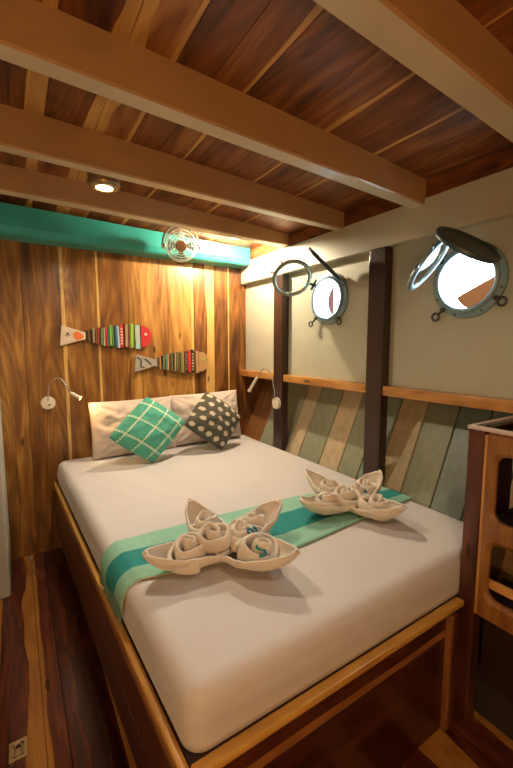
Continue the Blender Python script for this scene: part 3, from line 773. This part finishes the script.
# ------------------------------------------------------------------ fish wall hangings
def flat(name, col, rough=.5): return paint(name, col, rough, .15, 25, bstr=.05)
PC = {k: flat('painted_' + k, c) for k, c in dict(white=(.62, .52, .40), orange=(.75, .16, .035), black=(.02, .018, .016), brown=(.16, .06, .02), cream=(.55, .42, .25), green=(.10, .25, .06), lime=(.26, .48, .05), blue=(.05, .16, .30),
      red=(.52, .03, .03), sky=(.36, .60, .62), grey=(.33, .32, .28), teal=(.04, .25, .20), tan=(.40, .24, .10), olive=(.14, .14, .05)).items()}
def prism(bm, pts, y0, y1):
    a = [bm.verts.new((x, y0, z)) for x, z in pts]; b_ = [bm.verts.new((x, y1, z)) for x, z in pts]; n = len(pts)
    bm.faces.new(a); bm.faces.new(b_[::-1])
    for i in range(n): bm.faces.new((a[i], a[(i + 1) % n], b_[(i + 1) % n], b_[i]))
def fish(x0, x1, zc, cols, tail_len, tailh, maxh, head, head_len, headcol, tailcol, label, extras):
    root = thing('fish_wall_art', label, 'wall decoration', (x0, YB, zc), 'fish wall hangings')
    y1, y0 = YB - .006, YB - .024
    bm = bmesh.new(); prism(bm, [(x0, zc - tailh / 2), (x0 + tail_len, zc - .022), (x0 + tail_len, zc + .022), (x0 + .012, zc + tailh / 2)], y0, y1)
    bmesh.ops.bevel(bm, geom=bm.edges[:], offset=.0015, segments=1, affect='EDGES')
    tl = obj('tail', bm, PC[tailcol], root)
    extras(tl, x0, tail_len, zc, y0)
    n = len(cols); span = (x1 - head_len) - (x0 + tail_len); x = x0 + tail_len
    ws = [c[1] for c in cols]; tot = sum(ws)
    for k, (cn, w, *st) in enumerate(cols):
        dx = span * w / tot; f = (x + dx / 2 - x0 - tail_len) / span
        zj = zc; h = .045 + (maxh - .045) * math.sin(min(1, f * .98 + .04) ** .8 * PI / 2) + random.uniform(-.006, .006)
        yy = y0 - random.uniform(-.003, .006)
        bm = bmesh.new(); zo = random.uniform(-.006, .006); box(bm, (x + .0015, yy, zc - h / 2 + zo), (x + dx - .0015, y1, zc + h / 2 + zo), .0015)
        tl_ = random.uniform(-.035, .035)
        for vv in bm.verts: vv.co.x += tl_ * (vv.co.z - zc)
        s = obj('slat', bm, PC[cn], root)
        if st:
            bm = bmesh.new(); m = 6
            for q in range(m):
                zz = zc + (q - (m - 1) / 2) * h * .13; w2 = random.uniform(.18, .32) * dx
                box(bm, (x + dx / 2 - w2, yy - .0012, zz - h * .035), (x + dx / 2 + w2, yy + .0005, zz + h * .035))
            obj('painted_marks', bm, PC[st[0]], s)
        x += dx
    bm = bmesh.new(); pts = [(x + .002, zc + maxh * .46)]
    for q in range(13):
        t = PI / 2 - PI * q / 12; pts.append((x + .004 + (x1 - x - .004) * max(0, math.cos(t)) ** .8, zc + maxh * .44 * math.sin(t)))
    pts.append((x + .002, zc - maxh * .46)); prism(bm, pts, y0 - .004, y1)
    hd = obj('head', bm, PC[headcol], root)
    bm = bmesh.new(); lathe(bm, (x + head_len * .45, y0 - .004, zc + .015), (0, -1, 0), [(.010, 0), (.010, .003), (0, .004)], 14); obj('eye', bm, PC['white' if headcol != 'tan' else 'lime'], hd)
    # wire the slats hang on
    bm = bmesh.new(); tube(bm, [(x0 + tail_len - .01, YB - .004, zc), (x + .01, YB - .004, zc)], .0025, 6); obj('hanging_wire', bm, PC['black'], root)
    return root
def ex1(p, x0, tl, zc, y0):
    bm = bmesh.new(); pts = []
    for q in range(24):
        t = 2 * PI * q / 24; pts.append((x0 + tl * .72 - .03 * math.cos(t) * (1 + .15 * math.sin(2 * t)), zc - .002 + .026 * math.sin(t) * (1 - .35 * math.cos(t) * -1)))
    prism(bm, pts, y0 - .001, y0 + .002); obj('painted_patch', bm, PC['orange'], p)
    bm = bmesh.new(); lathe(bm, (x0 + tl * .30, y0 - .001, zc + .012), (0, -1, 0), [(.008, 0), (.008, .001), (0, .0015)], 12)
    tube(bm, [(x0 + tl * .2, y0 - .001, zc + .002), (x0 + tl * .3, y0 - .001, zc - .004), (x0 + tl * .4, y0 - .001, zc + .004)], .002, 6); obj('painted_face', bm, PC['black'], p)
def ex2(p, x0, tl, zc, y0):
    bm = bmesh.new()
    tube(bm, spline([(x0 + .02, y0 - .0005, zc + .045), (x0 + .05, y0 - .0005, zc + .02), (x0 + .045, y0 - .0005, zc - .02), (x0 + .07, y0 - .0005, zc - .03)], 5), .004, 6)
    tube(bm, spline([(x0 + .075, y0 - .0005, zc + .032), (x0 + .10, y0 - .0005, zc + .012), (x0 + .12, y0 - .0005, zc - .01)], 5), .005, 6)
    obj('painted_lines', bm, PC['black'], p)
fish(.250, .838, CH + .055, [('black', 1), ('brown', 1.2), ('black', .8), ('cream', 1), ('brown', 1.1), ('red', .7), ('black', .7), ('green', 1.1), ('cream', 1), ('red', .8), ('teal', .8), ('lime', 1), ('green', .9), ('black', .6), ('blue', 1), ('sky', 1), ('red', 1.9, 'white'), ('black', .5), ('tan', 1.5), ('brown', .9), ('lime', 1.7), ('brown', .7), ('sky', 2.6, 'white')],
     .152, .132, .170, None, .075, 'red', 'white', 'upper fish of coloured slats with white tail and red head on the plank wall', ex1)
fish(.712, 1.288, CH - .135, [('grey', .9), ('brown', .8), ('tan', .9), ('black', .7), ('olive', 1.3), ('teal', .8), ('tan', 1), ('brown', .9), ('olive', 1), ('black', .7), ('tan', 1), ('olive', 1.1), ('brown', .9), ('green', .9), ('tan', .9), ('brown', 1), ('black', .9, 'cream'), ('red', 1.7), ('black', 1.5, 'cream'), ('brown', .8), ('tan', 1.6)],
     .155, .125, .175, None, .085, 'tan', 'grey', 'lower fish of brown and olive slats with grey tail, on the plank wall', ex2)

# ------------------------------------------------------------------ reading lamps
def reading_lamp(base, axis, neck, head0, head1, lit, label):
    root = thing('reading_lamp', label, 'lamp', base, 'flexible reading lamps'); base = V(base); axis = V(axis)
    bm = bmesh.new(); lathe(bm, base, axis, [(.040, .0005), (.042, .004), (.042, .018), (.038, .024), (0, .026)], 36); bp = obj('base', bm, M['whiteplastic'], root, smooth=False)
    bm = bmesh.new(); q = base + axis * .026 + V((.006, 0, -.008)); lathe(bm, q, axis, [(.009, 0), (.009, .004), (0, .005)], 16); obj('switch', bm, M['chrome'], bp)
    bm = bmesh.new(); tube(bm, spline([base + axis * .022 + V((0, 0, .015))] + [V(p) for p in neck] + [V(head0)], 8), .0045, 8); obj('gooseneck', bm, M['chrome'], root, smooth=True)
    h0, h1 = V(head0), V(head1); d = (h1 - h0).normalized(); L = (h1 - h0).length
    bm = bmesh.new(); lathe(bm, h0, d, [(0, 0), (.008, .001), (.011, .012), (.012, L - .01), (.015, L)], 20); hd = obj('lamp_head', bm, M['whiteplastic'], root)
    bm = bmesh.new(); lathe(bm, h1, d, [(.013, -.004), (.013, .001), (0, .002)], 16); obj('lens', bm, M['ledtip'] if lit else M['whiteplastic'], hd)
    return h1, d
h1, d1 = reading_lamp((.164, YB - .002, .986), (0, -1, 0), [(.170, 2.69, 1.09), (.195, 2.64, 1.140), (.229, 2.62, 1.152), (.255, 2.615, 1.115)], (.281, 2.615, 1.058), (.337, 2.60, 1.020), True, 'lit white flexible reading lamp with chrome neck on the plank wall left of the pillows')
reading_lamp((1.587, 2.205, .936), (-1, 0, 0), [(1.55, 2.20, 1.05), (1.52, 2.19, 1.14), (1.50, 2.225, 1.182), (1.50, 2.285, 1.172)], (1.50, 2.345, 1.118), (1.50, 2.455, 1.005), False, 'unlit white flexible reading lamp on the dark post right of the pillows')

# ------------------------------------------------------------------ fan
FC = V((.957, 2.42, CH + .640)); fax = (V((0, 0, CH)) - FC + V((-.1, 0, -.3))).normalized()
root = thing('wall_fan', 'small round pale wire-cage fan hanging from the beam in front of the teal beam', 'fan', FC)
fu, fv = frame_from(fax)
bm = bmesh.new()
RF = .100
for r_, z_ in ((RF, 0), (RF * .99, .016), (RF * .86, .03), (RF * .70, .037), (RF * .54, .041), (RF * .38, .043)): tube(bm, circle_pts(FC + fax * z_, fu, fv, r_, 36), .0045 if r_ > .09 else .0028, 6, closed=True)
for k in range(12):
    t = 2 * PI * k / 12; dd = fu * math.cos(t) + fv * math.sin(t)
    tube(bm, [FC + dd * RF, FC + dd * RF * .86 + fax * .03, FC + dd * RF * .54 + fax * .041, FC + dd * RF * .2 + fax * .043], .0016, 5)
    tube(bm, [FC + dd * RF, FC + dd * RF * .8 - fax * .035, FC + dd * RF * .35 - fax * .05], .0016, 5)
obj('cage', bm, M['fanwire'], root, smooth=True)
bm = bmesh.new(); lathe(bm, FC + fax * .040, fax, [(RF * .33, -.004), (RF * .34, .003), (RF * .25, .007), (0, .009)], 28); obj('hub_badge', bm, M['fanhub'], root)
bm = bmesh.new(); lathe(bm, FC - fax * .085, fax, [(0, 0), (.028, .003), (.034, .02), (.034, .055), (.02, .07), (0, .07)], 24); obj('motor', bm, M['fanwire'], root)
for k in range(4):
    bm = bmesh.new(); t0 = 2 * PI * k / 4; g = []
    for i in range(6):
        rr = .016 + (RF * .86 - .016) * i / 5; row = []
        for j in range(6):
            a = t0 + (j / 5 - .5) * .8 * (.6 + .4 * i / 5); row.append(bm.verts.new(FC + (fu * math.cos(a) + fv * math.sin(a)) * rr + fax * ((j / 5 - .5) * .028)))
        g.append(row)
    for i in range(5):
        for j in range(5): bm.faces.new((g[i][j], g[i + 1][j], g[i + 1][j + 1], g[i][j + 1]))
    bl = obj('blade', bm, M['fanblade'], root, smooth=True); bl.modifiers.new('t', 'SOLIDIFY').thickness = .0015
bm = bmesh.new()
up = fv if fv.z > 0 else -fv; sdv = fax.cross(up)
yoke = [FC + sdv * (RF + .018) * math.cos(t) + up * (RF + .026) * math.sin(t) for t in [PI * k / 16 for k in range(-1, 18)]]
tube(bm, yoke, .008, 8)
obj('yoke', bm, M['chrome'], root, smooth=True)
for s_ in (-1, 1):
    bm = bmesh.new(); p = FC + sdv * s_ * (RF + .008); tube(bm, [p - sdv * s_ * .008, p + sdv * s_ * .016], .010, 12); obj('pivot_knob', bm, M['fanhub'] if s_ > 0 else M['chrome'], root)
bm = bmesh.new(); p = FC + up * (RF + .026); q = V((p.x - .01, 2.36, ceil_z(p.x) - .002))
tube(bm, spline([p, p + V((.01, -.02, .012)), q - V((0, 0, .012)), q], 5), .006, 8); lathe(bm, q, (0, 0, -1), [(0, 0), (.022, .0), (.022, .006), (0, .008)], 20)
obj('bracket', bm, M['chrome'], root, smooth=False)

# ------------------------------------------------------------------ ceiling lights
def puck(x, y, label, depth=.120):
    zc = ceil_z(x) - .001
    root = thing('ceiling_light', label, 'ceiling light', (x, y, zc), 'round ceiling lights'); c = V((x, y, zc)); d = depth
    bm = bmesh.new(); lathe(bm, c, (0, 0, -1), [(0, 0), (.066, 0), (.066, d - .01), (.063, d - .002), (.05, d), (.046, d - .005), (0, d - .007)], 40); obj('housing', bm, M['puck'], root)
    bm = bmesh.new(); annulus(bm, c - V((0, 0, d - .003)), (0, 0, -1), [(.036, 0), (.036, .006), (.050, .007), (.054, .003), (.054, 0)], 40); obj('bezel', bm, M['brass'], root)
    bm = bmesh.new(); lathe(bm, c - V((0, 0, d - .004)), (0, 0, -1), [(.035, 0), (.035, .003), (0, .006)], 30); obj('lens', bm, M['lens'], root)
    return c - V((0, 0, d + .012))
def spot(loc, power, size, col, ang=150, aim=(0, 0, -1), blend=.6, name='lamp'):
    l = bpy.data.lights.new(name, 'SPOT'); l.energy = power; l.shadow_soft_size = size; l.color = col; l.spot_size = math.radians(ang); l.spot_blend = blend
    o = bpy.data.objects.new(name, l); C.objects.link(o); o.location = loc; o.rotation_euler = V(aim).to_track_quat('-Z', 'Y').to_euler(); return o
WARM = (1, .79, .55)
l1 = puck(.368, 1.80, 'lit round bronze ceiling light between two cross beams at upper left')
l2 = puck(1.33, 2.33, 'lit flat ceiling light hidden behind the rearmost cross beam near the corner', .022)
l3 = puck(.62, .15, 'lit round ceiling light above the foot of the bed, outside the picture')
P1, P2, P3 = 15, 22, 6
spot(l1, P1, .035, WARM, 168)
pl = bpy.data.lights.new('lamp', 'POINT'); pl.energy = P2 * 1.15; pl.color = WARM; pl.shadow_soft_size = .02
po = bpy.data.objects.new('lamp', pl); C.objects.link(po); po.location = l2 - V((0, 0, .015))
spot(l3, P3, .035, WARM, 165)
spot(h1 + d1 * .01, 1.2, .01, (1, .55, .2), 120, d1)

gl = thing('fill_globe', 'added unseen fill light, a globe on a slim brass pole behind the viewer', 'lamp', (-.35, -.55, 0))  # added out of view as warm fill for beam faces and bed foot
bm = bmesh.new(); lathe(bm, (-.35, -.55, .001), (0, 0, 1), [(0, 0), (.12, 0), (.12, .015), (.02, .03), (.011, .04), (.011, 1.0), (.04, 1.01), (.04, 1.02), (0, 1.02)], 32); obj('stand', bm, M['brass'], gl)
bm = bmesh.new(); lathe(bm, (-.35, -.55, 1.12), (0, 0, 1), [(.1 * math.sin(PI * k / 16), -.1 * math.cos(PI * k / 16)) for k in range(17)], 32); obj('globe', bm, emit('fill_globe_glow', (1, .52, .20), 38), gl, smooth=True)

# ------------------------------------------------------------------ cabinet at the foot of the bed
cab = thing('shelf_cabinet', 'tall wooden open-fronted shelf cabinet at the foot of the bed, cut by the right edge', 'cabinet', (1.46, .4, 0))
CX, CY0, CY1, CT = 1.30, -.10, .640, 1.062
bm = bmesh.new(); wood_box(bm, (CX - .004, .630, .002), (CX + .05, .685, CT + .012), 2, .45, 0, 0, .006); obj('corner_post', bm, M['cab_dark'], cab)
# front panel with two rounded openings per bay
bm = bmesh.new()
uvw = bm.loops.layers.uv.new('wood'); uve = bm.loops.layers.uv.new('edge'); cl = bm.loops.layers.float_color.new('plank')
def rr_pts(y0, y1, z0, z1, r, n=6):
    out = []
    for cy, cz, a0 in ((y1 - r, z1 - r, 0), (y0 + r, z1 - r, PI / 2), (y0 + r, z0 + r, PI), (y1 - r, z0 + r, 3 * PI / 2)):
        for k in range(n + 1): out.append((cy + r * math.cos(a0 + PI / 2 * k / n), cz + r * math.sin(a0 + PI / 2 * k / n)))
    return out
cells = [(.06, .632, .735, CT), (.06, .632, .43, .735), (-.10, .06, .43, CT)]
opens = [(.10, .592, .775, 1.0), (.10, .597, .50, .700)]
for (y0, y1, z0, z1), op in zip(cells, opens):
    inn = rr_pts(op[0], op[1], op[2], op[3], .035); cyy, czz = (op[0] + op[1]) / 2, (op[2] + op[3]) / 2
    outp = []
    corners = [(y1, z1), (y0, z1), (y0, z0), (y1, z0)]
    n = 7
    for s in range(4):
        for k in range(n):
            # project to the rectangle: corner for the middle sample, sides otherwise
            p = inn[s * n + k]
            if k == n // 2: outp.append(corners[s]); continue
            horiz = (s % 2 == 0) == (k > n // 2)   # toward the top/bottom side or the end side
            if s in (0, 2):
                if k < n // 2: outp.append((corners[s][0], p[1]))
                else: outp.append((p[0], corners[s][1]))
            else:
                if k < n // 2: outp.append((p[0], corners[s][1]))
                else: outp.append((corners[s][0], p[1]))
    N = len(inn)
    def ring(pts, x): return [bm.verts.new((x, y, z)) for y, z in pts]
    infl = [(cyy + (y - cyy) * (1 + .012 / abs(op[1] - op[0]) * 2), czz + (z - czz) * (1 + .012 / abs(op[3] - op[2]) * 2)) for y, z in inn]
    Rs = [ring(outp, CX + .02), ring(outp, CX), ring(infl, CX), ring(inn, CX + .007), ring(inn, CX + .02)]
    for a, b_ in zip(Rs, Rs[1:]):
        for k in range(N):
            try: bm.faces.new((a[k], a[(k + 1) % N], b_[(k + 1) % N], b_[k]))
            except ValueError: pass
box(bm, (CX, cells[2][0], .43), (CX + .02, cells[2][1], CT))
for f in bm.faces:
    for lp in f.loops:
        c = lp.vert.co; lp[uvw].uv = (.62 - c.y, c.z); lp[uve].uv = (c.y + .1, 3.3); lp[cl] = (.62, 0, 0, 1)
obj('front_panel', bm, M['cab_wood'], cab)
bm = bmesh.new(); box(bm, (CX + .05, .67, .002), (1.60, .684, CT)); obj('end_panel', bm, M['cab_dark'], cab)
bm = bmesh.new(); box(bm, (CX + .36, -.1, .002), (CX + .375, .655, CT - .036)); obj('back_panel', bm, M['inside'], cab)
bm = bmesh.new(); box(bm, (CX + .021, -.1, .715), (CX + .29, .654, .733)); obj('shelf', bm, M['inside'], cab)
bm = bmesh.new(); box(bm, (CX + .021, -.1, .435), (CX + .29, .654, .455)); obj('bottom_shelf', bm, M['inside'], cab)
bm = bmesh.new(); box(bm, (CX + .021, -.1, CT - .035), (CX + .335, .654, CT - .02)); obj('tray_top', bm, M['cab_dark'], cab)
bm = bmesh.new(); wood_box(bm, (CX - .006, -.1, CT + .012), (CX + .014, .687, CT + .024), 1, .5, 0, 0, .002); wood_box(bm, (CX + .0145, .672, CT + .012), (CX + .335, .687, CT + .024), 0, .5, 0, 0, .002)
obj('tray_lip', bm, M['edge'], cab)
bm = bmesh.new(); wood_box(bm, (CX + .002, -.1, CT - .02), (CX + .02, .6195, CT + .0115), 1, .5, 0, 0, .001); obj('tray_side', bm, M['cab_wood'], cab)
bm = bmesh.new(); box(bm, (CX + .12, -.1, .002), (CX + .14, .654, .433)); obj('recessed_plinth', bm, M['inside'], cab)
bm = bmesh.new(); wood_box(bm, (CX + .022, -.1, .530), (CX + .036, .654, .560), 1, .9, 0, 0, .003); rr_ = obj('retaining_rail', bm, M['trim_wood'], cab); rr_['label'] = 'pale wooden rail'

# ------------------------------------------------------------------ floor hatch pull, wall screw
hp = thing('floor_hatch_pull', 'small square brass flush pull set in the dark floor planks', 'hatch pull', (-.065, 1.39, .001))
bm = bmesh.new(); x0, x1, y0, y1 = -.090, -.038, 1.355, 1.427
for a, b_ in (((x0, y0, .001), (x1, y0 + .010, .006)), ((x0, y1 - .010, .001), (x1, y1, .006)), ((x0, y0 + .0101, .001), (x0 + .010, y1 - .0101, .006)), ((x1 - .010, y0 + .0101, .001), (x1, y1 - .0101, .006))): box(bm, a, b_, .001)
obj('frame', bm, M['brass'], hp)
bm = bmesh.new(); box(bm, (x0 + .010, y0 + .010, .0008), (x1 - .010, y1 - .010, .0025)); obj('recess', bm, M['inside'], hp)
bm = bmesh.new(); cxh = (x0 + x1) / 2
tube(bm, spline([(cxh - .012, y0 + .014, .006), (cxh - .012, y1 - .028, .007), (cxh, y1 - .015, .007), (cxh + .012, y1 - .028, .007), (cxh + .012, y0 + .014, .006)], 6), .003, 8)
box(bm, (cxh - .008, y0 + .014, .003), (cxh + .008, y1 - .032, .0065), .001); obj('ring_handle', bm, M['brass'], hp)
bm = bmesh.new(); lathe(bm, (.26, YB, CH + .305), (0, -1, 0), [(.007, 0), (.007, .002), (.003, .012), (0, .014)], 14)
tag(obj('wall_hook', bm, M['chrome']), 'tiny bright metal hook on the plank wall above the upper fish tail', 'hook')

# ------------------------------------------------------------------ daylight
w = bpy.data.worlds.new('World'); bpy.context.scene.world = w; w.use_nodes = True
bg = w.node_tree.nodes['Background']; bg.inputs[0].default_value = (.70, .88, 1, 1); bg.inputs[1].default_value = 13
for cy, cz in PH:
    l = bpy.data.lights.new('porthole_portal', 'AREA'); l.shape = 'RECTANGLE'; l.size = .25; l.size_y = .25
    l.cycles.is_portal = True
    o = bpy.data.objects.new('porthole_portal', l); C.objects.link(o); o.location = (XW + .11, cy, cz); o.rotation_euler = V((-1, 0, 0)).to_track_quat('-Z', 'Y').to_euler()
# roof and hull cover so that daylight only comes in through the portholes
bm = bmesh.new(); box(bm, (-1.05, -1.7, 2.21), (2.05, 2.85, 2.25)); struct(obj('ceiling_deck', bm, M['gap'])).name = 'ceiling.001'
bm = bmesh.new(); box(bm, (-1.05, -1.7, -.08), (2.1, 2.85, -.04)); struct(obj('floor_under', bm, M['gap'])).name = 'floor.001'

# ------------------------------------------------------------------ camera
cam = bpy.data.cameras.new('camera'); co = bpy.data.objects.new('camera', cam); C.objects.link(co)
bpy.context.scene.camera = co
yaw, pit = math.radians(32.5), math.radians(6)
co.location = (0, 0, CH)
F = V((math.sin(yaw) * math.cos(pit), math.cos(yaw) * math.cos(pit), -math.sin(pit)))
co.rotation_euler = F.to_track_quat('-Z', 'Y').to_euler()
cam.sensor_fit = 'HORIZONTAL'; cam.sensor_width = 36; cam.lens = 379 / 513 * 36; cam.clip_start = .02
sc = bpy.context.scene
sc.view_settings.view_transform = 'Standard'; sc.view_settings.look = 'None'; sc.view_settings.exposure = 1.3; sc.view_settings.gamma = 1
sc.view_settings.use_curve_mapping = False
for o in bpy.data.objects:
    if '_w' in o: del o['_w']
